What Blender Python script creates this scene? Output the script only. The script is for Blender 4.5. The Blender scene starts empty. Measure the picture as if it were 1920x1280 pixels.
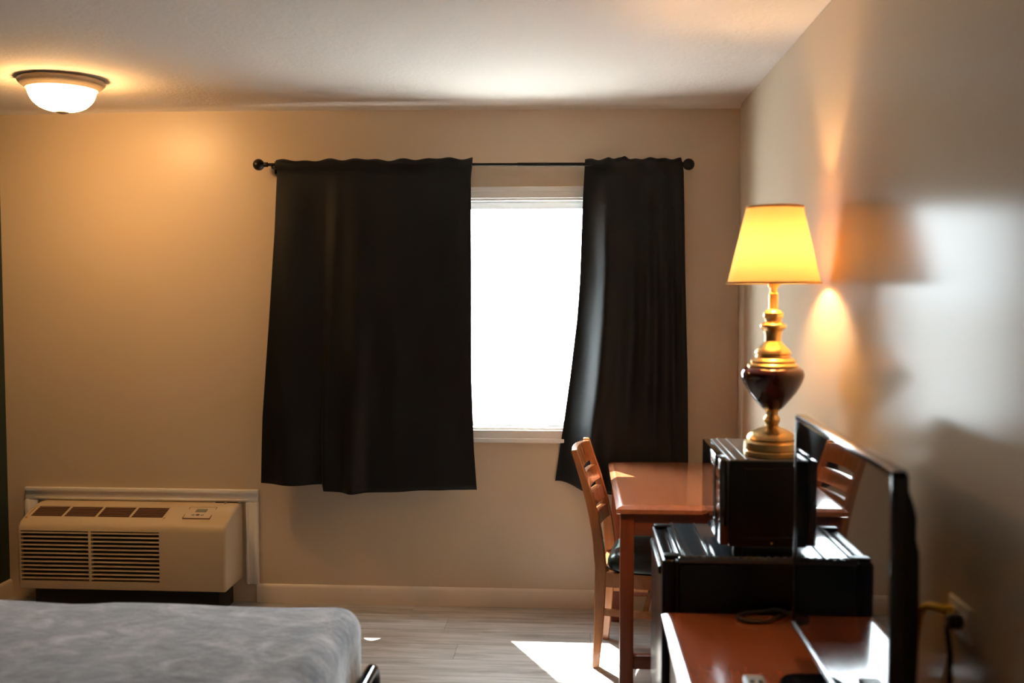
import bpy, bmesh, math, random
from mathutils import Vector, Matrix, noise
random.seed(7)
S = bpy.context.scene
C = S.collection
PI = math.pi

# ------------------------------------------------------------------ camera
cam_d = bpy.data.cameras.new('camera')
cam = bpy.data.objects.new('camera', cam_d); C.objects.link(cam)
cam.location = (0, 0, 1.565)
cam.rotation_euler = (math.radians(90 - 2.953), 0, math.radians(3.729))
cam_d.sensor_width = 36.0
cam_d.lens = 36.0 * 1900 / 1920
cam_d.clip_start = 0.05; cam_d.clip_end = 300
cam_d.dof.use_dof = True
cam_d.dof.focus_distance = 4.75
cam_d.dof.aperture_fstop = 1.9
S.camera = cam

# ------------------------------------------------------------------ sky, sun, exposure
SKY = 19.0
SUN = 24.0
w = bpy.data.worlds.new('sky'); S.world = w; w.use_nodes = True
bg = w.node_tree.nodes['Background']
bg.inputs[0].default_value = (0.82, 0.92, 1.0, 1); bg.inputs[1].default_value = SKY
sun_d = bpy.data.lights.new('sun', 'SUN'); sun_d.energy = SUN; sun_d.angle = math.radians(0.6)
sun_d.color = (1.0, 0.97, 0.93)
sun = bpy.data.objects.new('sun', sun_d); C.objects.link(sun); sun.location = (-3, 9, 8)
sun.rotation_euler = Vector((0.49, -1.0, -1.83)).to_track_quat('-Z', 'Y').to_euler()
por_d = bpy.data.lights.new('window_portal', 'AREA'); por_d.shape = 'RECTANGLE'
por_d.size = 1.6; por_d.size_y = 1.2; por_d.cycles.is_portal = True
por = bpy.data.objects.new('window_portal', por_d); C.objects.link(por)
por.location = (-0.55, 5.12, 1.44); por.rotation_euler = (-PI/2, 0, 0)
S.view_settings.view_transform = 'Standard'; S.view_settings.look = 'None'
S.view_settings.gamma = 1.0; S.view_settings.use_curve_mapping = False
S.view_settings.exposure = 0.95
S.cycles.max_bounces = 10; S.cycles.diffuse_bounces = 6; S.cycles.glossy_bounces = 6
S.cycles.transmission_bounces = 8; S.cycles.caustics_reflective = False; S.cycles.caustics_refractive = False
S.cycles.sample_clamp_indirect = 10.0

LAMP_POWER = 240.0      # radiance of the lamp bulb
DOME_POWER = 41.0       # radiance of the ceiling dome

# ------------------------------------------------------------------ helpers
class MB:
    """collects shapes; build() links them as one mesh object"""
    def __init__(s, o=(0, 0, 0)):
        s.bm = bmesh.new(); s.o = Vector(o)
    def _add(s, b, m=None):
        if m is not None: bmesh.ops.transform(b, matrix=m, verts=b.verts)
        me = bpy.data.meshes.new('tmp'); b.to_mesh(me); b.free(); s.bm.from_mesh(me); bpy.data.meshes.remove(me)
    def box(s, x0, x1, y0, y1, z0, z1, bev=0.0, seg=2, m=None):
        b = bmesh.new(); bmesh.ops.create_cube(b, size=1)
        for v in b.verts:
            v.co = Vector(((x0+x1)/2 + v.co.x*(x1-x0), (y0+y1)/2 + v.co.y*(y1-y0), (z0+z1)/2 + v.co.z*(z1-z0)))
        if bev > 0: bmesh.ops.bevel(b, geom=list(b.edges), offset=bev, segments=seg, profile=0.5, affect='EDGES')
        s._add(b, m); return s
    def loft(s, rings, cap=True, closed=False, m=None):
        b = bmesh.new(); R = [[b.verts.new(p) for p in r] for r in rings]; n = len(R[0])
        k = len(R)
        for i in range(k if closed else k-1):
            A, B = R[i], R[(i+1) % k]
            for j in range(n): b.faces.new((A[j], A[(j+1) % n], B[(j+1) % n], B[j]))
        if cap and not closed: b.faces.new(R[0][::-1]); b.faces.new(R[-1])
        bmesh.ops.recalc_face_normals(b, faces=b.faces); s._add(b, m); return s
    def lathe(s, prof, c=(0, 0, 0), n=40, m=None, cap=True):
        return s.loft([[(c[0]+r*math.cos(2*PI*j/n), c[1]+r*math.sin(2*PI*j/n), c[2]+z) for j in range(n)] for r, z in prof], cap=cap, m=m)
    def tube(s, pts, r, n=10, m=None):
        pts = [Vector(p) for p in pts]; rings = []
        up = Vector((0, 0, 1)); prev = None
        for i, p in enumerate(pts):
            t = (pts[min(i+1, len(pts)-1)] - pts[max(i-1, 0)]).normalized()
            if prev is None:
                a = t.cross(up)
                if a.length < 0.05: a = t.cross(Vector((1, 0, 0)))
            else: a = prev - t*prev.dot(t)
            a.normalize(); prev = a; bb = t.cross(a)
            rr = r[i] if isinstance(r, (list, tuple)) else r
            rings.append([p + a*rr*math.cos(2*PI*j/n) + bb*rr*math.sin(2*PI*j/n) for j in range(n)])
        return s.loft(rings, m=m)
    def prism(s, poly, axis, a0, a1, m=None):
        """poly of 2D points extruded along axis 'x','y','z' from a0 to a1"""
        def P(q, a):
            return {'x': (a, q[0], q[1]), 'y': (q[0], a, q[1]), 'z': (q[0], q[1], a)}[axis]
        return s.loft([[P(q, a0) for q in poly], [P(q, a1) for q in poly]], m=m)
    def sheet(s, rows):
        b = bmesh.new(); R = [[b.verts.new(p) for p in r] for r in rows]
        for i in range(len(R)-1):
            for j in range(len(R[0])-1): b.faces.new((R[i][j], R[i][j+1], R[i+1][j+1], R[i+1][j]))
        bmesh.ops.recalc_face_normals(b, faces=b.faces); s._add(b); return s
    def build(s, name, mat, parent=None, smooth=35):
        bmesh.ops.translate(s.bm, verts=s.bm.verts, vec=-s.o)
        me = bpy.data.meshes.new(name); s.bm.to_mesh(me); s.bm.free()
        if mat: me.materials.append(mat)
        if smooth:
            me.shade_smooth(); me.set_sharp_from_angle(angle=math.radians(smooth))
        o = bpy.data.objects.new(name, me); C.objects.link(o)
        if parent: o.parent = parent
        else: o.location = s.o
        return o

def tag(o, label, cat, group=None):
    o['label'] = label; o['category'] = cat
    if group: o['group'] = group
    return o
def thing(name, loc, label, cat, rz=0.0):
    e = bpy.data.objects.new(name, None); C.objects.link(e); e.location = loc; e.rotation_euler = (0, 0, rz)
    e.empty_display_size = 0.1
    return tag(e, label, cat)
def struct(o, label=None):
    o['kind'] = 'structure'
    if label: o['label'] = label
    return o
def sempty(name, loc, label=None):
    e = bpy.data.objects.new(name, None); C.objects.link(e); e.location = loc; e.empty_display_size = 0.1
    return struct(e, label)

# ------------------------------------------------------------------ materials
def mat(name, col, rough=0.5, metal=0.0, spec=0.5, **kw):
    m = bpy.data.materials.new(name); m.use_nodes = True
    b = m.node_tree.nodes['Principled BSDF']
    b.inputs['Base Color'].default_value = (*col, 1); b.inputs['Roughness'].default_value = rough
    b.inputs['Metallic'].default_value = metal; b.inputs['Specular IOR Level'].default_value = spec
    for k, v in kw.items(): b.inputs[k.replace('_', ' ')].default_value = v
    return m
def N(m, t, **kw):
    n = m.node_tree.nodes.new(t)
    for k, v in kw.items():
        if k in n.inputs: n.inputs[k].default_value = v
        else: setattr(n, k, v)
    return n
def L(m, a, b): m.node_tree.links.new(a, b)
def P(m): return m.node_tree.nodes['Principled BSDF']
def coords(m, scale=(1, 1, 1), rand=False):
    tc = N(m, 'ShaderNodeTexCoord'); mp = N(m, 'ShaderNodeMapping'); mp.inputs['Scale'].default_value = scale
    L(m, tc.outputs['Object'], mp.inputs['Vector'])
    if rand:
        oi = N(m, 'ShaderNodeObjectInfo'); mul = N(m, 'ShaderNodeMath', operation='MULTIPLY'); mul.inputs[1].default_value = 37.0
        L(m, oi.outputs['Random'], mul.inputs[0]); L(m, mul.outputs[0], mp.inputs['Location'])
    return mp.outputs['Vector']
def noisetex(m, vec, scale, detail=3.0, rough=0.5, dist=0.0):
    n = N(m, 'ShaderNodeTexNoise'); n.inputs['Scale'].default_value = scale; n.inputs['Detail'].default_value = detail
    n.inputs['Roughness'].default_value = rough; n.inputs['Distortion'].default_value = dist
    L(m, vec, n.inputs['Vector']); return n.outputs['Fac']
def ramp(m, fac, stops):
    r = N(m, 'ShaderNodeValToRGB'); e = r.color_ramp.elements
    while len(e) < len(stops): e.new(0.5)
    for el, (p, c) in zip(e, stops): el.position = p; el.color = (*c, 1)
    L(m, fac, r.inputs['Fac']); return r.outputs['Color']
def bump(m, h, strength, dist):
    b = N(m, 'ShaderNodeBump'); b.inputs['Strength'].default_value = strength; b.inputs['Distance'].default_value = dist
    L(m, h, b.inputs['Height']); L(m, b.outputs['Normal'], P(m).inputs['Normal'])

def paint(name, col, rough, bs=0.12, spec=0.5):
    m = mat(name, col, rough, spec=spec); v = coords(m)
    L(m, ramp(m, noisetex(m, v, 1.3, 2), [(0.3, tuple(c*0.97 for c in col)), (0.7, tuple(min(1, c*1.03) for c in col))]), P(m).inputs['Base Color'])
    bump(m, noisetex(m, v, 170, 3), bs, 0.0012)
    return m
M_wall = paint('beige wall paint', (0.60, 0.475, 0.335), 0.38)
M_wallr = paint('beige satin wall paint', (0.60, 0.49, 0.37), 0.24, bs=0.05, spec=0.32)
def satin(m, k, rough):
    # thin satin film over the matt paint: weak mirror that strengthens at grazing angles
    nt = m.node_tree; out = nt.nodes['Material Output']; p = P(m); p.inputs['Specular IOR Level'].default_value = 0.0
    g = N(m, 'ShaderNodeBsdfGlossy'); g.inputs['Roughness'].default_value = rough
    fr = N(m, 'ShaderNodeFresnel'); fr.inputs[0].default_value = 1.45
    mu = N(m, 'ShaderNodeMath', operation='MULTIPLY'); mu.inputs[1].default_value = k
    mx = N(m, 'ShaderNodeMixShader')
    L(m, fr.outputs[0], mu.inputs[0]); L(m, mu.outputs[0], mx.inputs[0]); L(m, p.outputs[0], mx.inputs[1]); L(m, g.outputs[0], mx.inputs[2]); L(m, mx.outputs[0], out.inputs[0])
satin(M_wallr, 0.25, 0.17)
M_green = paint('dark green wall paint', (0.012, 0.03, 0.02), 0.5)
M_trim = mat('white trim paint', (0.80, 0.77, 0.72), 0.35)
M_base = mat('baseboard paint', (0.70, 0.61, 0.50), 0.4)
M_vinyl = mat('white window vinyl', (0.86, 0.87, 0.88), 0.35)
M_ceil = mat('ceiling texture', (0.76, 0.695, 0.63), 0.9, spec=0.2)
_v = coords(M_ceil); bump(M_ceil, noisetex(M_ceil, _v, 55, 5, 0.6), 0.5, 0.006)

def wood(name, dark, light, rough, axis=(1, 12, 12), scale=3.0, coat=0.0):
    m = mat(name, light, rough); v = coords(m, axis, True)
    f = noisetex(m, v, scale, 6, 0.6, 0.6)
    L(m, ramp(m, f, [(0.3, dark), (0.7, light)]), P(m).inputs['Base Color'])
    if coat: P(m).inputs['Coat Weight'].default_value = coat; P(m).inputs['Coat Roughness'].default_value = 0.15
    return m
M_cherryY = wood('cherry laminate', (0.31, 0.078, 0.028), (0.37, 0.10, 0.038), 0.2, (14, 1.2, 14), coat=1.0)
M_cherryLit = wood('daylit cherry laminate', (0.42, 0.135, 0.055), (0.52, 0.18, 0.08), 0.22, (14, 1.2, 14), coat=1.0)  # lighter copy of the cherry laminate; daylight on the table put into its colour
M_cherryX = wood('cherry wood rail', (0.22, 0.045, 0.015), (0.30, 0.07, 0.025), 0.35, (1.2, 14, 14))
M_cherryZ = wood('cherry wood upright', (0.22, 0.045, 0.015), (0.30, 0.07, 0.025), 0.35, (14, 14, 1.2))
M_chair = wood('honey oak chair wood', (0.36, 0.13, 0.042), (0.50, 0.20, 0.07), 0.26, (12, 12, 1.5), coat=0.6)

M_floor = mat('grey vinyl plank', (0.3, 0.28, 0.26), 0.33, spec=0.6)
_v = coords(M_floor, (1.0, 9, 9), True)
_f = noisetex(M_floor, _v, 2.6, 6, 0.62, 0.5)
L(M_floor, ramp(M_floor, _f, [(0.28, (0.21, 0.19, 0.17)), (0.5, (0.38, 0.36, 0.34)), (0.75, (0.55, 0.53, 0.51))]), P(M_floor).inputs['Base Color'])
M_sub = mat('dark floor joint', (0.06, 0.05, 0.045), 0.8)
M_ground = mat('pale paving outside', (0.50, 0.50, 0.50), 0.8)

M_curtain = mat('black curtain cloth', (0.005, 0.005, 0.0055), 0.5, spec=0.25)
P(M_curtain).inputs['Sheen Weight'].default_value = 0.06; P(M_curtain).inputs['Sheen Roughness'].default_value = 0.4
_v = coords(M_curtain, (1, 1, 1)); bump(M_curtain, noisetex(M_curtain, _v, 420, 2), 0.15, 0.001)
M_rod = mat('dark bronze rod', (0.02, 0.015, 0.012), 0.35, 0.6)
M_black = mat('black plastic', (0.006, 0.006, 0.007), 0.35, spec=0.25)
M_blackg = mat('black gloss', (0.006, 0.006, 0.007), 0.12)
M_screen = mat('black screen glass', (0.004, 0.004, 0.004), 0.03, spec=1.0)
M_char = mat('charcoal painted steel', (0.13, 0.13, 0.135), 0.3, 0.0, 0.7)
M_fridge = mat('black fridge enamel', (0.004, 0.004, 0.005), 0.25, 0.0, 0.25)
M_fridgetop = mat('dark fridge top with sky tint', (0.05, 0.065, 0.08), 0.13, 0.0, 0.9)  # blue grey base stands in for sky mirrored in the dark glossy top
M_silver = mat('silver plastic', (0.5, 0.5, 0.5), 0.3, 0.7)
M_tvtrim = mat('grey satin trim', (0.35, 0.36, 0.37), 0.2, 0.8)
M_chrome = mat('chrome', (0.8, 0.8, 0.8), 0.12, 1.0)
M_brass = mat('aged brass', (0.66, 0.43, 0.17), 0.33, 1.0)
M_urn = mat('burgundy lacquer', (0.035, 0.006, 0.006), 0.12, spec=0.6)
M_cream = mat('cream plastic', (0.57, 0.44, 0.28), 0.42)
M_creamd = mat('brown grille plastic', (0.15, 0.075, 0.045), 0.6)
M_void = mat('dark cavity', (0.01, 0.007, 0.005), 0.9)
M_lcd = mat('grey display', (0.16, 0.17, 0.13), 0.3)
M_seat = mat('dark green vinyl', (0.012, 0.035, 0.034), 0.3, spec=0.6)
M_cord = mat('black rubber cord', (0.012, 0.012, 0.012), 0.5)
M_yellow = mat('yellow cable jacket', (0.92, 0.58, 0.02), 0.45)
M_plate = mat('white outlet plate', (0.8, 0.76, 0.70), 0.4)
M_grey = mat('grey plastic', (0.30, 0.31, 0.30), 0.4)
M_mattress = mat('mattress ticking', (0.7, 0.69, 0.66), 0.8)

M_blanket = mat('grey velvet', (0.2, 0.21, 0.23), 0.85, spec=0.2)
_v = coords(M_blanket, (1.0, 1.3, 1.2))
_f = noisetex(M_blanket, _v, 7.5, 9, 0.74, 0.45)
L(M_blanket, ramp(M_blanket, _f, [(0.36, (0.095, 0.118, 0.155)), (0.5, (0.20, 0.235, 0.29)), (0.66, (0.46, 0.50, 0.58))]), P(M_blanket).inputs['Base Color'])
P(M_blanket).inputs['Sheen Weight'].default_value = 0.8; P(M_blanket).inputs['Sheen Roughness'].default_value = 0.45
bump(M_blanket, noisetex(M_blanket, _v, 26, 4, 0.6), 0.35, 0.01)

M_glass = bpy.data.materials.new('window glass'); M_glass.use_nodes = True
_nt = M_glass.node_tree; _nt.nodes.clear()
_o = _nt.nodes.new('ShaderNodeOutputMaterial'); _t = _nt.nodes.new('ShaderNodeBsdfTransparent'); _g = _nt.nodes.new('ShaderNodeBsdfGlossy')
_g.inputs['Roughness'].default_value = 0.0; _t.inputs[0].default_value = (0.96, 0.98, 0.97, 1)
_lw = _nt.nodes.new('ShaderNodeLayerWeight'); _lw.inputs[0].default_value = 0.5
_pw = _nt.nodes.new('ShaderNodeMath'); _pw.operation = 'POWER'; _pw.inputs[1].default_value = 5.0
_fr = _nt.nodes.new('ShaderNodeMath'); _fr.operation = 'MULTIPLY_ADD'; _fr.inputs[1].default_value = 0.9; _fr.inputs[2].default_value = 0.04
_nt.links.new(_lw.outputs['Facing'], _pw.inputs[0]); _nt.links.new(_pw.outputs[0], _fr.inputs[0]); _mx = _nt.nodes.new('ShaderNodeMixShader')
_nt.links.new(_fr.outputs[0], _mx.inputs[0]); _nt.links.new(_t.outputs[0], _mx.inputs[1]); _nt.links.new(_g.outputs[0], _mx.inputs[2]); _nt.links.new(_mx.outputs[0], _o.inputs[0])

M_shade = bpy.data.materials.new('parchment lamp shade'); M_shade.use_nodes = True
_nt = M_shade.node_tree; _nt.nodes.clear()
_o = _nt.nodes.new('ShaderNodeOutputMaterial'); _d = _nt.nodes.new('ShaderNodeBsdfDiffuse'); _t = _nt.nodes.new('ShaderNodeBsdfTranslucent'); _mx = _nt.nodes.new('ShaderNodeMixShader')
_d.inputs[0].default_value = (0.72, 0.55, 0.30, 1); _t.inputs[0].default_value = (0.78, 0.45, 0.17, 1); _mx.inputs[0].default_value = 0.12
_nt.links.new(_d.outputs[0], _mx.inputs[1]); _nt.links.new(_t.outputs[0], _mx.inputs[2]); _nt.links.new(_mx.outputs[0], _o.inputs[0])

def emit(name, col, st):
    m = mat(name, (0.8, 0.8, 0.8), 0.4)
    P(m).inputs['Emission Color'].default_value = (*col, 1); P(m).inputs['Emission Strength'].default_value = st
    return m
M_bulb = emit('lit tungsten bulb', (1.0, 0.60, 0.26), LAMP_POWER)
M_dome = emit('lit frosted glass', (1.0, 0.56, 0.22), DOME_POWER)
M_pan = mat('tan metal pan', (0.45, 0.34, 0.22), 0.45)

# ------------------------------------------------------------------ the room
XL, XR, YB, YF, ZC = -2.885, 0.766, -1.7, 4.92, 2.44
WX0, WX1, WZ0, WZ1 = -1.30, 0.20, 0.878, 2.004      # window opening
fl = sempty('floor', (0, 0, 0), 'grey wood-look vinyl plank floor')
MB().box(XL-0.1, XR+0.1, YB-0.1, YF+0.15, -0.08, -0.003).build('floor_base', M_sub, fl)
pw, pl = 0.182, 1.22
row = 0; y = YF
while y > YB:
    y0 = max(YB, y - pw)
    x = XL - random.random()*pl*0.9
    while x < XR:
        a, b = max(XL, x), min(XR, x+pl)
        if b - a > 0.01:
            o = MB().box(-(b-a)/2+0.0008, (b-a)/2-0.0008, -(y-y0)/2+0.0008, (y-y0)/2-0.0008, -0.003, 0.0).build('plank', M_floor, fl, smooth=0)
            o.location = ((a+b)/2, (y+y0)/2, 0)
        x += pl
    y -= pw; row += 1

b = MB()
b.box(XL-0.1, WX0, YF, YF+0.15, 0, ZC); b.box(WX1, XR+0.1, YF, YF+0.15, 0, ZC)
b.box(WX0, WX1, YF, YF+0.15, 0, WZ0); b.box(WX0, WX1, YF, YF+0.15, WZ1, ZC)
struct(b.build('wall_front', M_wall, smooth=0), 'beige painted wall with the window')
struct(MB().box(XR, XR+0.1, YB-0.1, YF+0.15, 0, ZC).build('wall_right', M_wallr, smooth=0), 'beige satin wall beside the dresser')
struct(MB().box(XL-0.1, XL, YB-0.1, YF+0.15, 0, ZC).build('wall_left', M_green, smooth=0), 'dark green accent wall')
struct(MB().box(XL, XR, YB-0.1, YB, 0, ZC).build('wall_back', M_wall, smooth=0), 'beige wall behind the bed side')
# ceiling: slightly wavy board, taped joint turned down along the window wall
rows = []
ys = [YB-0.1] + [YB + (YF-0.5-YB)*k/24 for k in range(1, 25)] + [YF-0.4, YF-0.3, YF-0.22, YF-0.15, YF-0.09, YF-0.05, YF-0.025, YF-0.01, YF+0.0]
for yy in ys:
    r = []
    for k in range(49):
        xx = XL-0.05 + (XR+0.1-XL)*k/48
        t = max(0.0, 1-(YF-yy)/0.35) if yy > YF-0.35 else 0.0
        sag = 0.012*math.sin(1.1*xx+0.4)*t + 0.004*noise.noise(Vector((xx*1.3, yy*1.3, 0)))
        c = max(0.0, 1-(YF-yy)/0.06)
        r.append((xx, yy, ZC + 0.004 - sag*0.8 - 0.016*c*c))
    rows.append(r)
rows2 = [[(p[0], p[1], ZC+0.08) for p in r] for r in (rows[0], rows[-1])]
b = MB(); b.sheet(rows); b.box(XL-0.1, XR+0.1, YB-0.1, YF+0.15, ZC+0.03, ZC+0.10)
struct(b.build('ceiling', M_ceil, smooth=60), 'off-white textured ceiling')

def baseboard(name, axis, a0, a1, face, sgn):
    # profile: depth out of the wall, height
    pr = [(0, 0), (0.013, 0), (0.013, 0.078), (0.010, 0.086), (0.004, 0.092), (0, 0.092)]
    poly = [(face + sgn*d, z) for d, z in pr]
    return struct(MB().prism(poly, axis, a0, a1).build(name, M_base, smooth=30))
baseboard('baseboard_front', 'x', -1.60, XR, YF, -1)
baseboard('baseboard_right', 'y', YB, YF-0.013, XR, -1)
baseboard('baseboard_left', 'y', YB, YF, XL, 1)

# window: casing, sliding sashes, panes
wn = sempty('window_1', (0, YF, WZ0), 'white vinyl sliding window with wood casing')
def bar(mb, x0, x1, y0, y1, z0, z1, bev=0.003): mb.box(x0, x1, y0, y1, z0, z1, bev)
cw = 0.062
for nm, (x0, x1, z0, z1) in {'head': (WX0-cw, WX1+cw, WZ1, WZ1+0.055), 'sill': (WX0-cw, WX1+cw, WZ0-cw, WZ0), 'jl': (WX0-cw, WX0, WZ0, WZ1), 'jr': (WX1, WX1+cw, WZ0, WZ1)}.items():
    b = MB((0, YF, WZ0)); b.box(x0, x1, YF-0.014, YF, z0, z1, 0.003)
    # outer raised bead of the casing
    if nm == 'head': b.box(x0, x1, YF-0.021, YF-0.012, z1-0.022, z1-0.002, 0.003)
    elif nm == 'sill': b.box(x0, x1, YF-0.021, YF-0.012, z0+0.002, z0+0.022, 0.003)
    elif nm == 'jl': b.box(x0+0.002, x0+0.022, YF-0.021, YF-0.012, z0, z1, 0.003)
    else: b.box(x1-0.022, x1-0.002, YF-0.021, YF-0.012, z0, z1, 0.003)
    b.build('casing', M_trim, wn)
b = MB((0, YF, WZ0))
for (x0, x1, z0, z1) in ((WX0, WX1, WZ1-0.012, WZ1), (WX0, WX1, WZ0, WZ0+0.012), (WX0, WX0+0.012, WZ0, WZ1), (WX1-0.012, WX1, WZ0, WZ1)):
    b.box(x0, x1, YF-0.004, YF+0.12, z0, z1, 0.002)
b.build('jamb_liner', M_trim, wn)
xm = (WX0+WX1)/2 - 0.06
for (x0, x1, yo) in ((WX0+0.012, xm+0.025, 0.085), (xm-0.025, WX1-0.012, 0.055)):
    b = MB((0, YF, WZ0)); z0, z1 = WZ0+0.012, WZ1-0.012; t = 0.036; y0, y1 = YF+yo, YF+yo+0.028
    b.box(x0, x1, y0, y1, z1-t, z1, 0.004); b.box(x0, x1, y0, y1, z0, z0+t*0.7, 0.004)
    b.box(x0, x0+t, y0, y1, z0, z1, 0.004); b.box(x1-t, x1, y0, y1, z0, z1, 0.004)
    sash = b.build('sash', M_vinyl, wn)
    g = MB((0, YF, WZ0)).box(x0+t-0.004, x1-t+0.004, y0+0.011, y0+0.016, z0+0.02, z1-t+0.004).build('pane', M_glass, None, smooth=0)
    g.location = (0, 0, 0); g.parent = sash
# the ground outside
struct(MB().box(-60, 60, YF+0.16, YF+120, -0.5, -0.35).build('ground', M_ground, smooth=0), 'bright pale paving outside the window')

# ------------------------------------------------------------------ bed
BX0, BX1, BY0, BY1, BZ = -2.80, -0.655, 1.50, 3.035, 0.605
bed = thing('bed', (BX1, BY0, 0), 'bed with a rumpled grey velvet cover on a low black metal frame', 'bed')
o = (BX1, BY0, 0)
MB(o).box(BX0+0.05, BX1-0.04, BY0+0.04, BY1-0.04, 0.36, 0.585, 0.05, 4).build('mattress', M_mattress, bed)
RX = -0.627
def arc_rail():
    pts = [(RX, 1.62, 0.03), (RX, 1.62, 0.30)]
    pts += [(RX, 1.67 - 0.05*math.cos(a), 0.352 + 0.05*math.sin(a)) for a in [PI/2*k/6 for k in range(7)]]
    pts += [(RX, 3.00 + 0.05*math.sin(a), 0.352 + 0.05*math.cos(a)) for a in [PI/2*k/6 for k in range(7)]]
    pts += [(RX, 3.05, 0.30), (RX, 3.05, 0.02)]
    return pts
MB(o).tube(arc_rail(), 0.019, 14).build('foot_rail', M_blackg, bed)
for yy in (1.62, 3.05): MB(o).lathe([(0.017, 0), (0.024, 0.001), (0.024, 0.03), (0.019, 0.035)], (RX, yy, 0), 16).build('foot_cap', M_black, bed)
for yy in (1.56, 2.97): MB(o).box(BX0+0.02, RX, yy-0.015, yy+0.015, 0.31, 0.355, 0.004).build('side_rail', M_black, bed)
for xx in (-2.6, -1.7):
    for yy in (1.6, 2.93): MB(o).box(xx-0.018, xx+0.018, yy-0.018, yy+0.018, 0, 0.315, 0.004).build('leg', M_black, bed)
for k in range(9): 
    xx = -2.65 + k*0.235
    MB(o).box(xx-0.03, xx+0.03, 1.545, 2.985, 0.335, 0.360, 0.003).build('slat', M_black, bed)

# velvet cover: rounded block, open below, softly dented
b = bmesh.new(); bmesh.ops.create_cube(b, size=1)
for v in b.verts: v.co = Vector(((BX0+BX1)/2+v.co.x*(BX1-BX0), (BY0+BY1)/2+v.co.y*(BY1-BY0), (0.33+BZ)/2+v.co.z*(BZ-0.33)))
bmesh.ops.bevel(b, geom=[e for e in b.edges if (e.verts[0].co.z+e.verts[1].co.z)/2 > 0.4], offset=0.075, segments=7, profile=0.5, affect='EDGES')
bmesh.ops.delete(b, geom=[f for f in b.faces if f.calc_center_median().z < 0.331], context='FACES')
bmesh.ops.subdivide_edges(b, edges=[e for e in b.edges if e.calc_length() > 0.3], cuts=28, use_grid_fill=True)
bmesh.ops.triangulate(b, faces=[f for f in b.faces if len(f.verts) > 4])
b.normal_update()
for v in b.verts:
    p = v.co*3.2
    d = 0.010*noise.noise(p) + 0.004*noise.noise(p*3.1)
    if v.co.z < 0.5: d += 0.008*math.sin(v.co.x*17+v.co.y*19)*(0.5-v.co.z)/0.17
    v.co += v.normal*(d + 0.002)
me = bpy.data.meshes.new('bedspread'); b.to_mesh(me); b.free(); me.shade_smooth(); me.materials.append(M_blanket)
bs = bpy.data.objects.new('bedspread', me); C.objects.link(bs)
bs.parent = bed; bs.location = -bed.location; bs['label'] = 'rumpled grey velvet bedspread'
sm = bs.modifiers.new('thickness', 'SOLIDIFY'); sm.thickness = 0.006; sm.offset = -1

# ------------------------------------------------------------------ wall air conditioner
AX0, AX1, AYB, AYF, AZ0 = -2.69, -1.667, YF-0.005, 4.655, 0.122
ac = thing('air_conditioner', (AX0, AYF, AZ0), 'cream wall air conditioner with louvred grilles under the left of the window wall', 'air conditioner')
o = (AX0, AYF, AZ0)
# frame board on the wall
tr = sempty('trim_1', (-2.18, YF, 0.1), 'white casing around the air conditioner')
for (x0, x1, z0, z1, bead) in ((-2.785, -1.588, 0.505, 0.568, 'z'), (-2.785, -2.722, 0.10, 0.505, 'l'), (-1.651, -1.588, 0.092, 0.505, 'r')):
    b = MB((-2.18, YF, 0.1)); b.box(x0, x1, YF-0.015, YF, z0, z1, 0.003)
    if bead == 'z': b.box(x0, x1, YF-0.024, YF-0.012, z1-0.02, z1, 0.004); b.box(x0+.05, x1-.05, YF-0.019, YF-0.012, z0+0.004, z0+0.014, 0.002)
    elif bead == 'l': b.box(x0, x0+0.02, YF-0.024, YF-0.012, z0, z1, 0.004)
    else: b.box(x1-0.02, x1, YF-0.024, YF-0.012, z0, z1, 0.004); b.box(x0+.004, x0+.014, YF-0.019, YF-0.012, z0, z1, 0.002)
    b.build('casing', M_trim, tr)
# shell: side profile (y,z) extruded; the front carries an opening on the left part
prof = [(AYB, 0.122), (AYF+0.012, 0.122), (AYF+0.003, 0.128), (AYF, 0.14), (AYF, 0.408), (AYF+0.004, 0.424), (AYF+0.016, 0.441), (AYF+0.035, 0.452),
        (4.76, 0.482), (4.82, 0.496), (4.86, 0.502), (AYB, 0.503)]
def sect(x0, x1, pr): return MB(o).prism(pr, 'x', x0, x1)
GX0, GX1 = AX0+0.018, AX0+0.700
b = MB(o)
b.prism(prof, 'x', GX1, AX1); b.prism(prof, 'x', AX0, GX0)
recess = [(AYB, 0.122), (AYF+0.012, 0.122), (AYF+0.003, 0.128), (AYF, 0.14), (AYF, 0.165), (AYF+0.03, 0.165), (AYF+0.03, 0.408), (AYF, 0.408), (AYF+0.004, 0.424), (AYF+0.016, 0.441), (AYF+0.035, 0.452),
          (4.712, 0.4655), (4.720, 0.452), (4.80, 0.472), (4.815, 0.495), (4.86, 0.502), (AYB, 0.503)]
b.prism(recess, 'x', GX0, GX1)
body = b.build('cabinet', M_cream, ac, smooth=25)
at_ = body.data.attributes.new('bevel_weight_edge', 'FLOAT', 'EDGE')
for e in body.data.edges:
    xs = [body.data.vertices[i].co.x for i in e.vertices]
    if abs(xs[0]-xs[1]) < 1e-5 and (abs(xs[0]) < 1e-4 or abs(xs[0]-(AX1-AX0)) < 1e-4): at_.data[e.index].value = 1.0
bv = body.modifiers.new('soft edges', 'BEVEL'); bv.width = 0.011; bv.segments = 3; bv.limit_method = 'WEIGHT'
MB(o).box(GX0, GX1, AYF+0.024, AYF+0.0305, 0.165, 0.408).build('intake_cavity', M_void, ac)
n = 12
for col in range(2):
    x0 = GX0 + col*(GX1-GX0)/2 + 0.006; x1 = GX0 + (col+1)*(GX1-GX0)/2 - 0.006
    for k in range(n):
        z = 0.168 + (k+0.5)*(0.24/n)
        MB(o).box(x0-0.008, x1+0.008, AYF-0.001, AYF+0.022, z-0.0036, z+0.0036, 0.001, 1).build('intake_slat', M_cream, ac)
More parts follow.
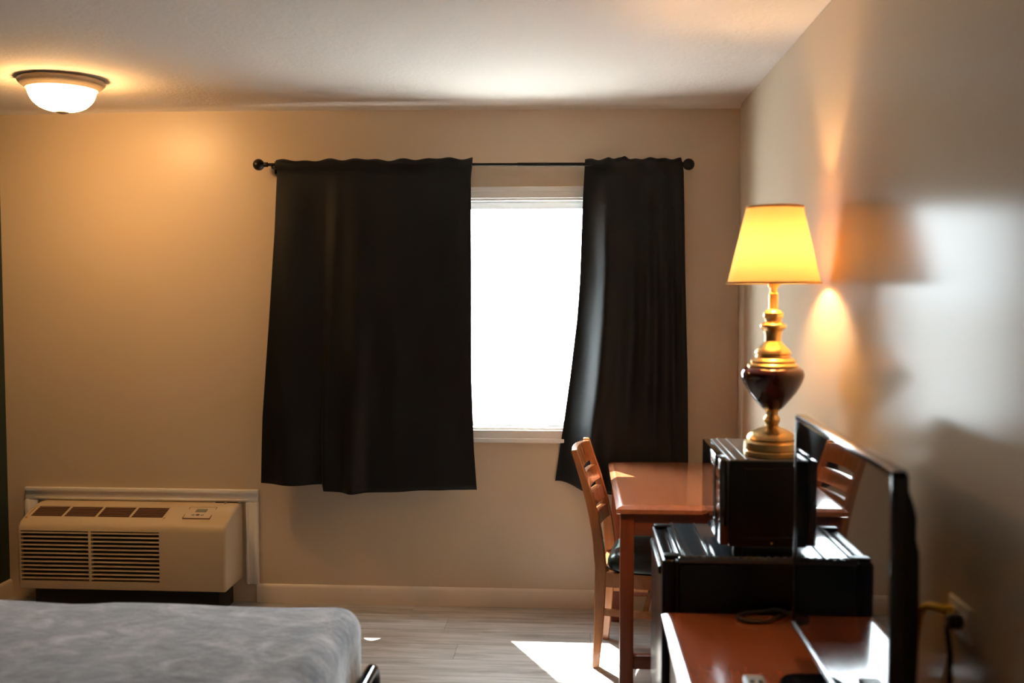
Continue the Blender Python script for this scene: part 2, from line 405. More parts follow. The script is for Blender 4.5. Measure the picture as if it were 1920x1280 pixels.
MB(o).box((GX0+GX1)/2-0.007, (GX0+GX1)/2+0.007, AYF-0.0015, AYF+0.025, 0.163, 0.41, 0.002).build('intake_divider', M_cream, ac)
# discharge grilles on the sloping top
sl = math.atan2(0.495-0.4655, 4.815-4.712)
gl = 4.815-4.712
for k in range(4):
    x0 = GX0+0.012 + k*(GX1-GX0-0.012)/4 + 0.006; x1 = GX0+0.012 + (k+1)*(GX1-GX0-0.012)/4 - 0.006
    m = Matrix.Translation((0, 4.7135, 0.4645)) @ Matrix.Rotation(sl, 4, 'X')
    gp = MB(o).box(x0, x1, 0.004, gl*1.02-0.002, -0.006, -0.003, m=m).build('outlet_grille', M_creamd, ac)
    for j in range(6):
        yy = 0.012 + j*0.0162
        vv = MB(o).box(x0, x1, yy, yy+0.004, -0.004, 0.0005, m=m).build('vane', M_creamd, gp)
for k in range(5):
    xx = GX0+0.012 + k*(GX1-GX0-0.012)/4
    m = Matrix.Translation((0, 4.7135, 0.4645)) @ Matrix.Rotation(sl, 4, 'X')
    MB(o).box(xx-0.006, xx+0.006, 0.0, gl*1.03, -0.012, 0.0012, m=m).build('outlet_rib', M_cream, ac)
MB(o).box(GX0, GX0+0.009, 4.70, 4.82, 0.44, 0.466, m=None).build('outlet_end', M_cream, ac)
# control lid
m = Matrix.Translation((0, 4.7135, 0.4645)) @ Matrix.Rotation(sl, 4, 'X')
lid = MB(o).box(-1.895, -1.765, 0.0, 0.108, -0.004, 0.003, 0.002, m=m).build('control_panel', M_cream, ac)
b = MB(o)
for (x0, x1, y0, y1) in ((-1.897, -1.763, -0.003, 0.0), (-1.897, -1.763, 0.108, 0.111), (-1.898, -1.895, 0, 0.108), (-1.765, -1.762, 0, 0.108)): b.box(x0, x1, y0, y1, -0.003, 0.0022, m=m)
b.build('panel_seam', M_creamd, lid)
MB(o).box(-1.855, -1.80, 0.055, 0.088, 0.002, 0.0045, 0.001, m=m).build('display', M_lcd, lid)
for k in range(3): MB(o).box(-1.862+k*0.022, -1.846+k*0.022, 0.022, 0.036, 0.002, 0.0055, 0.002, m=m).build('button', M_creamd if k == 1 else M_grey, lid)
for xx in (-1.745, -1.675):
    MB(o).lathe([(0.008, 0), (0.0075, 0.004), (0.004, 0.007)], (xx, 4.885, 0.5025), 12).build('screw', M_chrome, ac)
MB(o).box(-1.80, -1.668, 4.894, 4.898, 0.5025, 0.506).build('sleeve_gap', M_void, ac)
MB(o).box(AX0+0.06, AX1-0.05, 4.70, YF-0.02, 0.0, 0.123, 0.003).build('support_base', M_black, ac)

# ------------------------------------------------------------------ ceiling light
CLX, CLY = -2.165, 4.17
cl = thing('ceiling_light', (CLX, CLY, ZC), 'lit flush ceiling light with frosted glass dome and tan rim', 'ceiling light')
o = (CLX, CLY, ZC)
MB(o).lathe([(0.06, 0.0), (0.168, 0.0), (0.173, -0.006), (0.171, -0.014), (0.162, -0.024), (0.150, -0.032), (0.142, -0.04), (0.135, -0.04), (0.135, -0.03), (0.06, -0.025)], (CLX, CLY, ZC), 56, cap=False).build('pan', M_pan, cl)
pr = [(0.135, -0.030)] + [(0.135*math.cos(a)**0.75, -0.034 - 0.096*math.sin(a)) for a in [PI/2*k/14 for k in range(14)]] + [(0.022, -0.132), (0.014, -0.130)]
MB(o).lathe(pr, (CLX, CLY, ZC), 56).build('glass_dome', M_dome, cl)
MB(o).lathe([(0.020, -0.124), (0.027, -0.127), (0.026, -0.134), (0.014, -0.139), (0.006, -0.141), (0.001, -0.142)], (CLX, CLY, ZC), 20).build('finial', M_pan, cl)

# ------------------------------------------------------------------ curtain rod and curtains
RY, RZ0, RZ1 = 4.84, 2.165, 2.150
def rz(x): return RZ0 + (RZ1-RZ0)*(x+1.54)/2.05
rod = thing('curtain_rod', (-0.5, RY, 2.155), 'dark bronze curtain rod with round ball ends', 'curtain rod')
o = (-0.5, RY, 2.155)
def rodpts(x0, x1, n=8): return [(x0+(x1-x0)*k/n, RY, rz(x0+(x1-x0)*k/n)) for k in range(n+1)]
MB(o).tube(rodpts(-1.515, -0.27), 0.0075, 14).build('inner_rod', M_rod, rod)
MB(o).tube(rodpts(-0.29, 0.49), 0.0095, 14).build('outer_rod', M_rod, rod)
for s, x in ((-1, -1.515), (1, 0.49)):
    m = Matrix.Translation((x, RY, rz(x))) @ Matrix.Rotation(s*PI/2, 4, 'Y')
    pr = [(0.009, -0.02), (0.012, -0.018), (0.012, 0.0), (0.010, 0.004)] + [(max(0.0005, 0.028*math.sin(a)), 0.026-0.028*math.cos(a)) for a in [0.4+(PI-0.4)*k/12 for k in range(13)]]
    MB(o).lathe(pr, (0, 0, 0), 24, m=m).build('ball_finial', M_rod, rod)
for x in (-1.475, 0.462):
    b = MB(o); b.box(x-0.011, x+0.011, YF-0.006, YF, rz(x)-0.035, rz(x)+0.025, 0.002); b.box(x-0.005, x+0.005, RY, YF-0.004, rz(x)-0.018, rz(x)-0.010, 0.002)
    b.tube([(x, RY+0.013*math.cos(a), rz(x)+0.013*math.sin(a)) for a in [PI*1.0+PI*k/8 for k in range(9)]], 0.003, 8); b.build('bracket', M_rod, rod)

def interp(tab, z):
    if z >= tab[0][0]: return tab[0][1]
    for (z0, a), (z1, c) in zip(tab, tab[1:]):
        if z >= z1: return a + (c-a)*(z0-z)/(z0-z1)
    return tab[-1][1]
def sstep(a, c, t):
    t = min(1, max(0, (t-a)/(c-a))); return t*t*(3-2*t)
def curtain(name, label, eL, eR, top, hem, fold, nu=150, nv=70):
    rows = []; pocket = []
    for i in range(nv+1):
        v = i/nv; r = []
        for j in range(nu+1):
            u = j/nu
            z = top(u) + (hem(u)-top(u))*v
            xl, xr = interp(eL, z), interp(eR, z)
            x = xl + (xr-xl)*u
            dz = z - rz(x)
            yy = fold(u, x, z)
            # the rod pocket bulges round the rod, is pinched above and below it
            bulge = 0.014*math.exp(-(dz/0.016)**2)
            hd = math.exp(-max(0.0, -dz-0.05)/0.10) if dz < -0.05 else 1.0
            base = RY - 0.003 - bulge
            y_ = base*hd + yy*(1-hd) - (1-hd)*0.0 + (yy-RY)*0.30*hd
            x_ = x
            r.append((x_, y_, z))
        rows.append(r)
    root = MB((rows[0][0][0], RY, rows[0][0][2])).sheet(rows).build(name, M_curtain, None, smooth=0)
    root.data.shade_smooth()
    md = root.modifiers.new('cloth thickness', 'SOLIDIFY'); md.thickness = 0.0022; md.offset = 0
    prow = []
    for i in range(11):
        v = i/10; r = []
        for j in range(nu+1):
            u = j/nu; z = top(u) - 0.002 - v*0.095
            x = interp(eL, z) + (interp(eR, z)-interp(eL, z))*u
            dz = z - rz(x)
            f = (fold(u, x, z)-RY)*0.30
            r.append((x, RY + 0.004 + 0.012*math.exp(-(dz/0.016)**2) + f, z))
        prow.append(r)
    pk = MB(root.location).sheet(prow).build('rod_pocket', M_curtain, root, smooth=0); pk.data.shade_smooth()
    return tag(root, label, 'curtain', None)

# left curtain: wide, nearly flat, hem folds
eL = [(2.19, -1.454), (2.12, -1.45), (1.85, -1.461), (1.415, -1.492), (0.946, -1.53), (0.62, -1.54)]
eR = [(2.19, -0.503), (2.1, -0.511), (1.67, -0.509), (1.16, -0.508), (0.8, -0.495), (0.60, -0.480)]
def topL(u): return 2.184 + 0.006*math.sin(u*23+1) * math.sin(u*9) + 0.004*math.sin(u*51) + (0.007*sstep(0.90, 1, u))
def hemL(u):
    a = 0.622 - 0.004*math.sin(u*9)
    c = 0.592 + 0.016*(u-0.3) - 0.006*math.sin((u-0.29)*8)
    return a + (c-a)*sstep(0.285, 0.30, u)
def foldL(u, x, z):
    v = max(0.0, (2.19-z)/1.58)
    g = lambda c, w: math.exp(-((x-c)/w)**2)
    y = RY - 0.010 - 0.02*v
    y -= 0.045*v*g(-1.40, 0.07) + 0.020*g(-1.33, 0.05)*v
    y -= (0.005+0.030*v)*sstep(0.285-0.04*(1-v), 0.30+0.03*(1-v), u)
    y -= (0.006+0.052*v**1.5)*g(-1.075+0.03*(1-v), 0.045+0.02*(1-v))
    y -= (0.008+0.006*v)*g(-0.86, 0.07) + (0.006+0.006*v)*g(-0.66, 0.06)
    y += 0.012*sstep(0.93, 1.0, u)
    y -= 0.004*noise.noise(Vector((x*9, z*2.2, 3)))
    return y
curtain('curtain', 'wide flat black curtain covering the left of the window', eL, eR, topL, hemL, foldL)

# right curtain: gathered, leading edge turned towards the glass
eL2 = [(2.19, 0.031), (1.943, 0.019), (1.60, 0.008), (1.418, -0.005), (1.15, -0.036), (0.907, -0.069), (0.63, -0.109)]
eR2 = [(2.19, 0.478), (2.12, 0.492), (1.67, 0.501), (1.166, 0.516), (0.76, 0.524), (0.6, 0.528)]
def topR(u): return 2.178 + 0.006*math.sin(u*29+0.5)*math.sin(u*12) + 0.012*math.exp(-((u-0.42)/0.03)**2) + 0.006*math.exp(-((u-0.25)/0.03)**2)
def hemR(u): return 0.632 - 0.05*sstep(0.0, 0.30, u) + 0.012*math.sin(u*7)
def foldR(u, x, z):
    v = max(0.0, (2.19-z)/1.58)
    y = RY - 0.012
    lead = 1 - sstep(0.0, 0.26, u)
    y += (0.035+0.045*v)*lead - (0.018+0.040*v)*math.exp(-((u-0.27)/0.10)**2)
    a = 0.012+0.016*v
    y -= a*(0.5+0.5*math.sin(u*33+1.2*math.sin(u*7)-0.6*v+0.8))*sstep(0.2, 0.4, u)
    y -= 0.010*v*math.exp(-((u-0.62)/0.08)**2)
    k = sstep(0.05, 0.15, x)*(1-sstep(0.75, 1.1, z)); y += (max(y, 4.82)-y)*k
    y -= 0.006*noise.noise(Vector((x*11, z*2.5, 8)))
    return y
curtain('curtain', 'narrow gathered black curtain pulled to the right of the window', eL2, eR2, topR, hemR, foldR)

# ------------------------------------------------------------------ dining table
def slab(mb, x0, x1, y0, y1, z0, z1, cw, ch):
    """table top with a wide shallow chamfer round the upper edge"""
    e = 0.004
    def ring(i, z): return [(x0+i, y0+i, z), (x1-i, y0+i, z), (x1-i, y1-i, z), (x0+i, y1-i, z)]
    mb.loft([ring(0.006, z0), ring(0.0, z0+0.004), ring(0.0, z1-ch), ring(cw*0.45, z1-ch*0.38), ring(cw*0.8, z1-ch*0.06), ring(cw, z1)])
TX0, TX1, TY0, TY1, TZ = 0.146, 0.752, 3.785, 4.795, 0.752
tb = thing('dining_table', (0.45, 4.33, 0), 'cherry wood table with square legs below the right curtain', 'table')
o = (0.45, 4.33, 0)
b = MB(o); slab(b, TX0, TX1, TY0, TY1, TZ-0.032, TZ, 0.030, 0.013); b.build('tabletop', M_cherryLit, tb, smooth=20)
lg = 0.052
for xx in (TX0+0.016, TX1-0.016-lg):
    for yy in (TY0+0.018, TY1-0.018-lg):
        MB(o).box(xx, xx+lg, yy, yy+lg, 0, TZ-0.032, 0.004).build('leg', M_cherryZ, tb)
a0, a1 = TX0+0.016+lg, TX1-0.016-lg; c0, c1 = TY0+0.018+lg, TY1-0.018-lg
for yy in (TY0+0.026, TY1-0.026-0.022): MB(o).box(a0, a1, yy, yy+0.022, TZ-0.118, TZ-0.032, 0.002).build('apron', M_cherryX, tb)
for xx in (TX0+0.024, TX1-0.024-0.022): MB(o).box(xx, xx+0.022, c0, c1, TZ-0.118, TZ-0.032, 0.002).build('apron', M_cherryX, tb)
for yy in (TY0+0.018+0.008, TY1-0.018-lg+0.008): MB(o).box(a0, a1, yy, yy+0.036, 0.120, 0.172, 0.003).build('stretcher', M_cherryX, tb)
MB(o).box((a0+a1)/2-0.018, (a0+a1)/2+0.018, c0-0.008, c1+0.008, 0.125, 0.167, 0.003).build('centre_stretcher', M_cherryX, tb)

# ------------------------------------------------------------------ chair (built facing +x, back feet at x=0)
ch = thing('dining_chair', (0.104, 4.315, 0), 'honey wood ladder-back chair with dark green padded seat', 'chair', math.radians(-8.3))
HW = 0.175
def backx(z):
    tab = [(0.0, 0.0), (0.2, 0.013), (0.42, 0.019), (0.55, 0.006), (0.645, -0.014), (0.78, -0.051), (0.905, -0.093)]
    for (z0, x0), (z1, x1) in zip(tab, tab[1:]):
        if z <= z1:
            t = (z-z0)/(z1-z0); return x0+(x1-x0)*t
    return tab[-1][1]
def thick(z): return interp([(0.905, 0.028), (0.7, 0.036), (0.45, 0.048), (0.3, 0.044), (0.0, 0.028)], z)
def postz(): return [0.0, 0.05, 0.12, 0.2, 0.3, 0.38, 0.42, 0.47, 0.52, 0.58, 0.645, 0.7, 0.78, 0.85, 0.895, 0.905]
for s in (-1, 1):
    rings = []
    for z in postz():
        cx, t = backx(z), thick(z)/2; wv = 0.0125
        if z > 0.9: t *= 0.8; wv *= 0.8
        cy = s*HW
        rings.append([(cx-t, cy-wv, z), (cx+t, cy-wv, z), (cx+t, cy+wv, z), (cx-t, cy+wv, z)])
    oo = MB().loft(rings).build('back_post', M_chair, ch, smooth=40)
    bv = oo.modifiers.new('soft edges', 'BEVEL'); bv.width = 0.004; bv.segments = 2; bv.limit_method = 'ANGLE'
def slat(z0, z1, crest=0.0):
    rings = []
    for k in range(13):
        t = -1 + 2*k/12; yv = t*(HW-0.010); bow = -0.018*(1-t*t)
        zz1 = z1 + crest*(1-t*t); h = 0.0125
        rings.append([(backx(z0)+bow-h, yv, z0), (backx(z0)+bow+h, yv, z0), (backx(zz1 if zz1 < 0.9 else 0.9)+bow+h, yv, zz1), (backx(zz1 if zz1 < 0.9 else 0.9)+bow-h, yv, zz1)])
    oo = MB().loft(rings).build('back_slat', M_chair, ch, smooth=40)
    bv = oo.modifiers.new('soft edges', 'BEVEL'); bv.width = 0.003; bv.segments = 2; bv.limit_method = 'ANGLE'
slat(0.818, 0.895, 0.006); slat(0.728, 0.790); slat(0.642, 0.702); slat(0.560, 0.616)
SD = 0.405
for s in (-1, 1):
    rings = [[(SD-0.016*q-0.0, s*(HW+0.02)-0.016*q, z), (SD+0.016*q, s*(HW+0.02)-0.016*q, z), (SD+0.016*q, s*(HW+0.02)+0.016*q, z), (SD-0.016*q, s*(HW+0.02)+0.016*q, z)] for z, q in ((0, 0.75), (0.2, 1.0), (0.40, 1.1))]
    MB().loft(rings).build('front_leg', M_chair, ch, smooth=30)
    # side rails and stretchers
    for z0, z1, nm in ((0.343, 0.402, 'seat_rail'), (0.222, 0.248, 'side_stretcher')):
        MB().loft([[(xx, yy-0.010, z0), (xx, yy+0.010, z0), (xx, yy+0.010, z1), (xx, yy-0.010, z1)] for xx, yy in ((0.02, s*HW), (SD, s*(HW+0.02)))]).build(nm, M_chair, ch, smooth=30)
MB().box(SD-0.01, SD+0.01, -HW-0.01, HW+0.01, 0.343, 0.402, 0.002).build('front_rail', M_chair, ch)
MB().box(0.005, 0.030, -HW, HW, 0.343, 0.402, 0.002).build('back_rail', M_chair, ch)
MB().box(0.19, 0.21, -HW-0.005, HW+0.005, 0.226, 0.244, 0.002).build('cross_stretcher', M_chair, ch)
rows = []
for z, i in ((0.402, 0.012), (0.408, 0.002), (0.425, -0.004), (0.445, -0.002), (0.462, 0.008), (0.476, 0.026), (0.486, 0.055), (0.492, 0.10), (0.494, 0.15)):
    r = []
    for k in range(32):
        a = 2*PI*k/32; ca, sa = math.cos(a), math.sin(a); p = 0.28
        sx = math.copysign(abs(ca)**p, ca); sy = math.copysign(abs(sa)**p, sa)
        hx, hy = 0.208-i, 0.198-i*0.95
        r.append((0.250 + sx*hx, sy*hy*(1+0.05*sx), z))
    rows.append(r)
MB().loft(rows).build('seat', M_seat, ch, smooth=60)['label'] = 'dark green vinyl seat pad'

# ------------------------------------------------------------------ dresser
DX0, DX1, DY0, DY1, DZ = 0.2555, 0.752, 1.25, 3.048, 0.596
dr = thing('dresser', (0.5, 2.15, 0), 'low cherry laminate dresser carrying the television along the right wall', 'dresser')
o = (0.5, 2.15, 0)
b = MB(o); slab(b, DX0, DX1, DY0, DY1, DZ-0.034, DZ, 0.034, 0.015); b.build('top', M_cherryY, dr, smooth=20)
for yy in (DY0+0.015, DY1-0.037): MB(o).box(DX0+0.03, DX1-0.004, yy, yy+0.022, 0.0, DZ-0.034, 0.002).build('end_panel', M_cherryZ, dr)
MB(o).box(DX1-0.012, DX1-0.004, DY0+0.037, DY1-0.037, 0.06, DZ-0.034).build('back_panel', M_cherryY, dr)
MB(o).box(DX0+0.055, DX0+0.070, DY0+0.037, DY1-0.037, 0.0, 0.07).build('plinth', M_cherryY, dr)
MB(o).box(DX0+0.04, DX1-0.012, DY0+0.037, DY1-0.037, 0.07, 0.088).build('bottom_panel', M_cherryY, dr)
dw = (DY1-DY0-0.074)/3
for k in range(3):
    for z0, z1 in ((0.092, 0.308), (0.316, 0.534)):
        y0 = DY0+0.037+k*dw+0.004; y1 = y0+dw-0.008
        d = MB(o).box(DX0+0.022, DX0+0.041, y0, y1, z0, z1, 0.003).build('drawer', M_cherryY, dr)
        for yy in (y0+dw*0.28, y0+dw*0.70):
            m = Matrix.Translation((DX0+0.022, yy, (z0+z1)/2)) @ Matrix.Rotation(-PI/2, 4, 'Y')
            MB(o).lathe([(0.008, 0), (0.006, 0.008), (0.013, 0.014), (0.014, 0.020), (0.008, 0.024)], (0, 0, 0), 16, m=m).build('knob', M_brass, d)

# ------------------------------------------------------------------ mini fridge
FX0, FX1, FY0, FY1, FZ = 0.258, 0.748, 3.062, 3.522, 0.756
fr = thing('mini_fridge', (0.5, 3.29, 0), 'black mini fridge between the dresser and the table', 'fridge')
o = (0.5, 3.29, 0)
MB(o).box(FX0+0.052, FX1, FY0, FY1, 0.03, FZ-0.022, 0.006, 3).build('body', M_fridge, fr)
MB(o).box(FX0+0.048, FX1, FY0-0.001, FY1+0.001, FZ-0.022, FZ-0.004, 0.006, 3).build('top_panel', M_fridgetop, fr)
door = MB(o).box(FX0, FX0+0.042, FY0, FY1, 0.06, FZ-0.012, 0.012, 4).build('door', M_fridge, fr)
MB(o).box(FX0+0.041, FX0+0.049, FY0+0.008, FY1-0.008, 0.065, FZ-0.018).build('door_seal', M_black, door)
MB(o).box(FX0-0.008, FX0+0.006, FY0+0.05, FY1-0.05, FZ-0.07, FZ-0.045, 0.005, 3).build('handle', M_fridge, door)
b = MB(o)
for xx in (FX0+0.066, FX0+0.145): b.box(xx-0.004, xx+0.004, FY0+0.003, FY1-0.003, FZ-0.006, FZ-0.0005, 0.002)
b.build('top_ridge', M_fridgetop, fr)
for yy in (FY0+0.035, FY1-0.035): MB(o).box(FX0+0.006, FX0+0.072, yy-0.018, yy+0.018, FZ-0.013, FZ-0.001, 0.004, 2).build('hinge_cover', M_black, fr)
# puckered strip of clear film left along the top's near edge
pts = [(FX0+0.055+k*0.0085, FY0+0.001+0.004*math.sin(k*1.9), FZ-0.003+0.0035*abs(math.sin(k*1.25))+0.001*math.sin(k*3.1)) for k in range(50)]
MB(o).tube(pts, [0.003+0.0014*math.sin(k*2.3) for k in range(50)], 8).build('film_edge', mat('clear plastic film', (0.10, 0.11, 0.12), 0.12, spec=0.8), fr)
for xx in (FX0+0.09, FX1-0.04):
    for yy in (FY0+0.04, FY1-0.04): MB(o).lathe([(0.018, 0), (0.018, 0.02), (0.01, 0.022), (0.01, 0.035)], (xx, yy, 0), 14).build('foot', M_black, fr)

# ------------------------------------------------------------------ microwave
MX0, MX1, MY0, MY1, MZ0, MZ1 = 0.430, 0.742, 3.066, 3.510, 0.787, 1.052
mw = thing('microwave', (0.58, 3.29, FZ), 'black countertop microwave standing on the mini fridge', 'microwave')
o = (0.58, 3.29, FZ)
MB(o).box(MX0+0.028, MX1, MY0, MY1, MZ0, MZ1-0.003, 0.004, 2).build('case', M_black, mw)
MB(o).box(MX0+0.028, MX1, MY0+0.001, MY1-0.001, MZ1-0.008, MZ1, 0.003, 2).build('top_skin', M_char, mw)
b = MB(o)
for xx in (MX0+0.05, MX0+0.082): b.box(xx-0.005, xx+0.005, MY0+0.004, MY1-0.004, MZ1-0.001, MZ1+0.0025, 0.002)
b.build('top_ridge', M_char, mw)
dr_ = MB(o).box(MX0, MX0+0.027, MY0+0.112, MY1, MZ0+0.004, MZ1-0.002, 0.004, 2).build('door', M_screen, mw)
MB(o).box(MX0-0.0012, MX0+0.002, MY0+0.145, MY1-0.035, MZ0+0.045, MZ1-0.04, 0.0008, 1).build('door_glass', M_screen, dr_)
cp = MB(o).box(MX0, MX0+0.027, MY0+0.001, MY0+0.109, MZ0+0.004, MZ1-0.002, 0.004, 2).build('control_panel', M_screen, mw)
MB(o).box(MX0-0.001, MX0+0.002, MY0+0.02, MY0+0.09, MZ1-0.06, MZ1-0.03).build('display', M_screen, cp)
for r in range(4):
    for c in range(3): MB(o).box(MX0-0.0004, MX0+0.002, MY0+0.020+c*0.025, MY0+0.038+c*0.025, MZ1-0.09-r*0.025, MZ1-0.073-r*0.025, 0.0).build('key', M_blackg, cp)
# pressed panel on the near side
b = MB(o)
for (x0, x1, z0, z1) in ((MX0+0.07, MX1-0.02, MZ1-0.030, MZ1-0.026), (MX0+0.07, MX1-0.02, MZ0+0.026, MZ0+0.030), (MX0+0.07, MX0+0.074, MZ0+0.026, MZ1-0.026), (MX1-0.024, MX1-0.02, MZ0+0.026, MZ1-0.026)):
    b.box(x0, x1, MY0-0.0015, MY0+0.002, z0, z1, 0.001, 1)
b.build('pressed_panel', M_black, mw)
m = Matrix.Translation((MX0+0.155, MY0, MZ0+0.012)) @ Matrix.Rotation(PI/2, 4, 'X')
MB(o).lathe([(0.0035, 0), (0.003, 0.0015), (0.001, 0.002)], (0, 0, 0), 10, m=m).build('screw', M_brass, mw)
for xx in (MX0+0.06, MX1-0.035):
    for yy in (MY0+0.04, MY1-0.04): MB(o).lathe([(0.014, FZ-0.0035), (0.016, FZ+0.002), (0.014, MZ0+0.002)], (xx, yy, 0), 14).build('foot', M_black, mw)

# ------------------------------------------------------------------ table lamp
LX, LY, LZ = 0.599, 3.160, MZ1+0.0003
K = 1555.0
def lp(rows, kx=1.0): return [(hw/K*kx, (1262-yy)/K) for hw, yy in rows]
tl = thing('table_lamp', (LX, LY, LZ), 'lit brass table lamp with burgundy urn body and cone shade on the microwave', 'lamp')
o = (LX, LY, LZ); c = (LX, LY, LZ)
MB(o).lathe(lp([(120, 1262), (132, 1258), (133, 1238), (128, 1232), (133, 1226), (131, 1196), (120, 1188), (113, 1184), (118, 1178), (114, 1168), (104, 1154), (86, 1142), (62, 1133), (40, 1125), (29, 1114), (38, 1098), (41, 1088), (37, 1078), (27, 1066), (30, 1050), (44, 1036), (52, 1030)]), c, 44).build('base', M_brass, tl, smooth=28)
MB(o).lathe(lp([(46, 1036), (56, 1026), (80, 998), (112, 958), (136, 915), (147, 885), (149, 868), (143, 850), (128, 838), (110, 834)]), c, 48).build('urn', M_urn, tl, smooth=60)['label'] = 'burgundy lacquered urn'
MB(o).lathe(lp([(100, 840), (118, 836), (120, 826), (112, 818), (104, 814), (108, 806), (100, 796), (82, 788), (80, 778), (86, 770), (82, 760), (72, 746), (52, 728), (40, 712), (38, 690), (44, 664), (54, 654), (62, 646), (60, 634), (48, 626), (38, 618), (40, 606), (47, 596), (46, 578), (36, 566), (24, 560), (22, 556), (22, 486), (17, 480), (17, 430)]), c, 40).build('neck', M_brass, tl, smooth=28)
# harp, finial, socket and bulb inside the shade
b = MB(o)
zt = (1262-70)/K; zb = (1262-440)/K
b.tube([(LX+0.042*math.sin(PI*k/24)*(1 if True else 0)*math.copysign(1, 1), LY, LZ+zb+(zt-zb)*k/24) for k in range(25)], 0.0018, 8)
b.tube([(LX-0.042*math.sin(PI*k/24), LY, LZ+zb+(zt-zb)*k/24) for k in range(25)], 0.0018, 8)
b.build('harp', M_brass, tl)
MB(o).lathe([(0.017, zb-0.01), (0.018, zb), (0.018, zb+0.045), (0.013, zb+0.05)], c, 20).build('socket', M_brass, tl)
bz = zb+0.045
MB(o).lathe([(0.012, bz), (0.014, bz+0.012), (0.024, bz+0.034), (0.029, bz+0.052), (0.026, bz+0.070), (0.014, bz+0.081), (0.001, bz+0.084)], c, 24).build('bulb', M_bulb, tl, smooth=60)
r0, z0, r1, z1 = 217/K, (1262-435)/K, 132/K, (1262-76)/K
n = 64
sh = MB(o).lathe([(r0, z0), (r0+(r1-r0)*0.33, z0+(z1-z0)*0.33), (r0+(r1-r0)*0.66, z0+(z1-z0)*0.66), (r1, z1)], c, n, cap=False).build('shade', M_shade, tl, smooth=60)
sh['label'] = 'glowing cream cone lamp shade'
for rr, zz in ((r0, z0), (r1, z1)):
    MB(o).loft([[(LX+(rr+0.0012+0.002*math.cos(2*PI*i/8))*math.cos(2*PI*j/48), LY+(rr+0.0012+0.002*math.cos(2*PI*i/8))*math.sin(2*PI*j/48), LZ+zz+0.004*math.sin(2*PI*i/8)) for i in range(8)] for j in range(48)], closed=True).build('shade_trim', M_shade, sh)
b = MB(o)
for a in (0.4, 0.4+2*PI/3, 0.4+4*PI/3): b.tube([(LX, LY, LZ+zt-0.004), (LX+r1*math.cos(a), LY+r1*math.sin(a), LZ+z1)], 0.0014, 6)
b.build('shade_spider', M_brass, tl)

# ------------------------------------------------------------------ television
VX, VY0, VY1, VZ0, VZ1 = 0.571, 1.868, 2.700, 0.672, 1.234
tv = thing('television', (0.6, 2.28, DZ), 'flat black television standing on the dresser, screen facing the bed', 'television')
o = (0.6, 2.28, DZ)
b = MB(o)
bz_ = 0.012
b.box(VX, VX+0.026, VY0, VY1, VZ1-bz_, VZ1, 0.002); b.box(VX, VX+0.026, VY0, VY0+bz_, VZ0, VZ1, 0.002); b.box(VX, VX+0.026, VY1-bz_, VY1, VZ0, VZ1, 0.002)
b.build('bezel', M_blackg, tv)
MB(o).box(VX-0.002, VX+0.026, VY0, VY1, VZ0-0.004, VZ0+0.014, 0.005, 3).build('lower_bezel', M_tvtrim, tv)
MB(o).box(VX+0.001, VX+0.029, VY0+0.001, VY1-0.001, VZ1-0.003, VZ1+0.002, 0.0018, 2).build('top_trim', M_tvtrim, tv)
MB(o).box(VX+0.003, VX+0.020, VY0+0.008, VY1-0.008, VZ0+0.008, VZ1-0.008).build('screen', M_screen, tv, smooth=0)
prf = [(VX+0.020, VZ1-0.004), (VX+0.030, VZ1-0.006), (VX+0.031, VZ1-0.035), (VX+0.040, VZ1-0.060), (VX+0.046, VZ1-0.085), (VX+0.046, VZ1-0.125), (VX+0.052, VZ1-0.15), (VX+0.054, VZ1-0.30), (VX+0.050, VZ0+0.12), (VX+0.034, VZ0+0.03), (VX+0.030, VZ0), (VX+0.020, VZ0)]
MB(o).prism(prf, 'y', VY0+0.002, VY1-0.002).build('back_cover', M_black, tv, smooth=40)
MB(o).box(VX+0.012, VX+0.034, 2.21, 2.36, DZ+0.012, VZ0+0.03, 0.004).build('stand_neck', M_black, tv)
rr = []
for z, i in ((DZ, 0.004), (DZ+0.004, 0.0), (DZ+0.009, 0.001), (DZ+0.013, 0.010)):
    q = []
    for k in range(40):
        a = 2*PI*k/40; ca, sa = math.cos(a), math.sin(a); p = 0.45
        q.append((0.592+math.copysign(abs(ca)**p, ca)*(0.105-i), 2.272+math.copysign(abs(sa)**p, sa)*(0.262-i), z))
    rr.append(q)
MB(o).loft(rr).build('stand_base', M_blackg, tv, smooth=40)

# ------------------------------------------------------------------ small things on the dresser and wall
rc = thing('remote_control', (0.435, 2.40, DZ), 'small grey remote control lying on the dresser by the television foot', 'remote')
o = (0.435, 2.40, DZ)
MB(o).box(0.408, 0.460, 2.31, 2.492, DZ, DZ+0.019, 0.006, 3).build('case', M_grey, rc)
for r in range(5):
    for k in range(2): MB(o).box(0.417+k*0.02, 0.430+k*0.02, 2.325+r*0.028, 2.339+r*0.028, DZ+0.0185, DZ+0.021, 0.001, 1).build('button', M_black, rc)

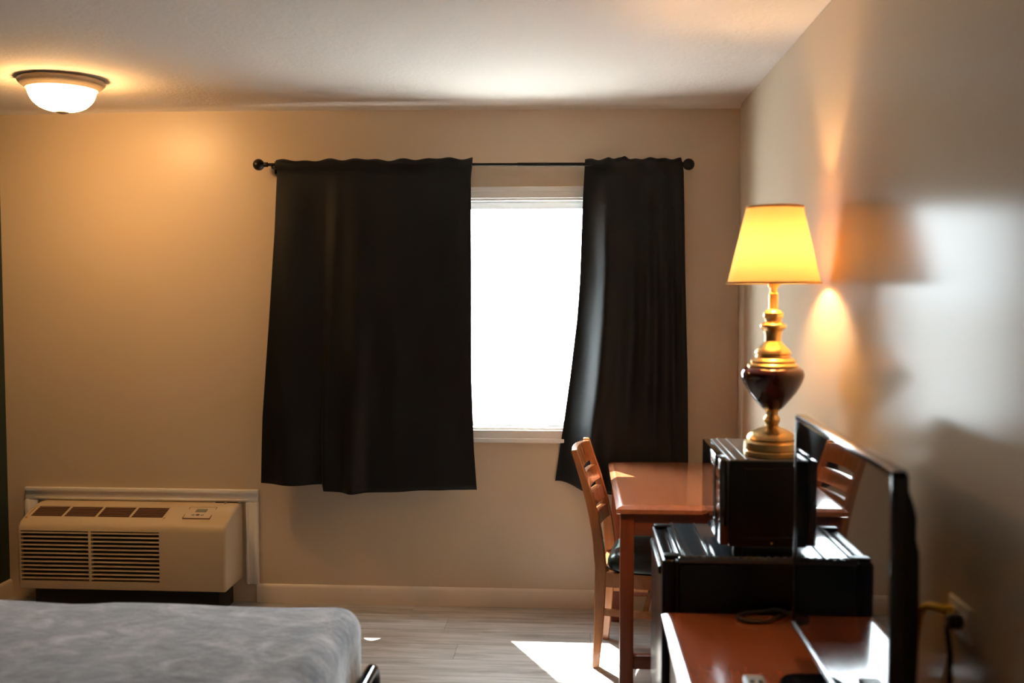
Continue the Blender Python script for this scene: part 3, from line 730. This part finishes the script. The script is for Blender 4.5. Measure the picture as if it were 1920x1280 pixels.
def smooth_path(pts, n=8):
    P_ = [Vector(p) for p in pts]; out = []
    for i in range(len(P_)-1):
        p0, p1, p2, p3 = P_[max(i-1, 0)], P_[i], P_[i+1], P_[min(i+2, len(P_)-1)]
        for k in range(n):
            t = k/n
            out.append(0.5*((2*p1)+(p2-p0)*t+(2*p0-5*p1+4*p2-p3)*t*t+(3*p1-p0-3*p2+p3)*t**3))
    out.append(P_[-1]); return out
z = DZ+0.0057
cb = MB((0.55, 3.0, DZ)).tube(smooth_path([(0.715, 2.90, z), (0.66, 2.955, z), (0.60, 3.005, z+0.013), (0.555, 3.025, z+0.002), (0.50, 3.012, z), (0.472, 2.975, z), (0.495, 2.935, z), (0.55, 2.938, z), (0.59, 2.975, z+0.003), (0.625, 3.02, z), (0.69, 3.03, z)]), 0.0055, 8).build('cable', M_cord)
tag(cb, 'thin black cable looped on the dresser top against the fridge', 'cable')

ol = thing('wall_outlet', (XR, 2.045, 0.91), 'white wall outlet plate set sideways on the wall behind the television', 'outlet')
o = (XR, 2.045, 0.91)
MB(o).box(XR-0.007, XR, 1.985, 2.102, 0.874, 0.944, 0.003, 2).build('plate', M_plate, ol)
for yy in (2.02, 2.067): MB(o).box(XR-0.010, XR-0.004, yy-0.016, yy+0.016, 0.894, 0.926, 0.003, 2).build('socket', M_plate, ol)
pc = thing('power_cord', (XR, 2.02, 0.912), 'black power cord plugged into the wall outlet and hanging down', 'cord')
o = (XR, 2.02, 0.912)
m = Matrix.Translation((XR-0.010, 2.018, 0.912)) @ Matrix.Rotation(-PI/2, 4, 'Y')
MB(o).lathe([(0.013, 0), (0.0155, 0.004), (0.0155, 0.022), (0.011, 0.028), (0.007, 0.031)], (0, 0, 0), 18, m=m).build('plug', M_cord, pc)
MB(o).tube(smooth_path([(XR-0.028, 2.018, 0.912), (XR-0.042, 2.006, 0.910), (XR-0.048, 1.985, 0.893), (XR-0.047, 1.975, 0.86), (XR-0.044, 1.982, 0.82), (XR-0.037, 2.01, 0.765), (XR-0.028, 2.08, 0.68), (XR-0.024, 2.12, 0.60), (XR-0.022, 2.14, DZ+0.006)]), 0.0052, 10).build('lead', M_cord, pc)
yc = thing('yellow_cable', (XR, 2.067, 0.915), 'short yellow cable plugged into the wall outlet behind the television', 'cable')
o = (XR, 2.067, 0.915)
m = Matrix.Translation((XR-0.010, 2.067, 0.918)) @ Matrix.Rotation(-PI/2, 4, 'Y')
MB(o).lathe([(0.010, 0), (0.0115, 0.003), (0.011, 0.016), (0.007, 0.021)], (0, 0, 0), 16, m=m).build('plug', M_yellow, yc)
MB(o).tube(smooth_path([(XR-0.024, 2.067, 0.918), (XR-0.040, 2.075, 0.921), (XR-0.048, 2.10, 0.916), (XR-0.050, 2.125, 0.900), (XR-0.048, 2.15, 0.87), (XR-0.044, 2.18, 0.82), (XR-0.04, 2.22, 0.74), (XR-0.035, 2.25, 0.64), (XR-0.03, 2.26, DZ+0.009)]), 0.008, 10).build('lead', M_yellow, yc)
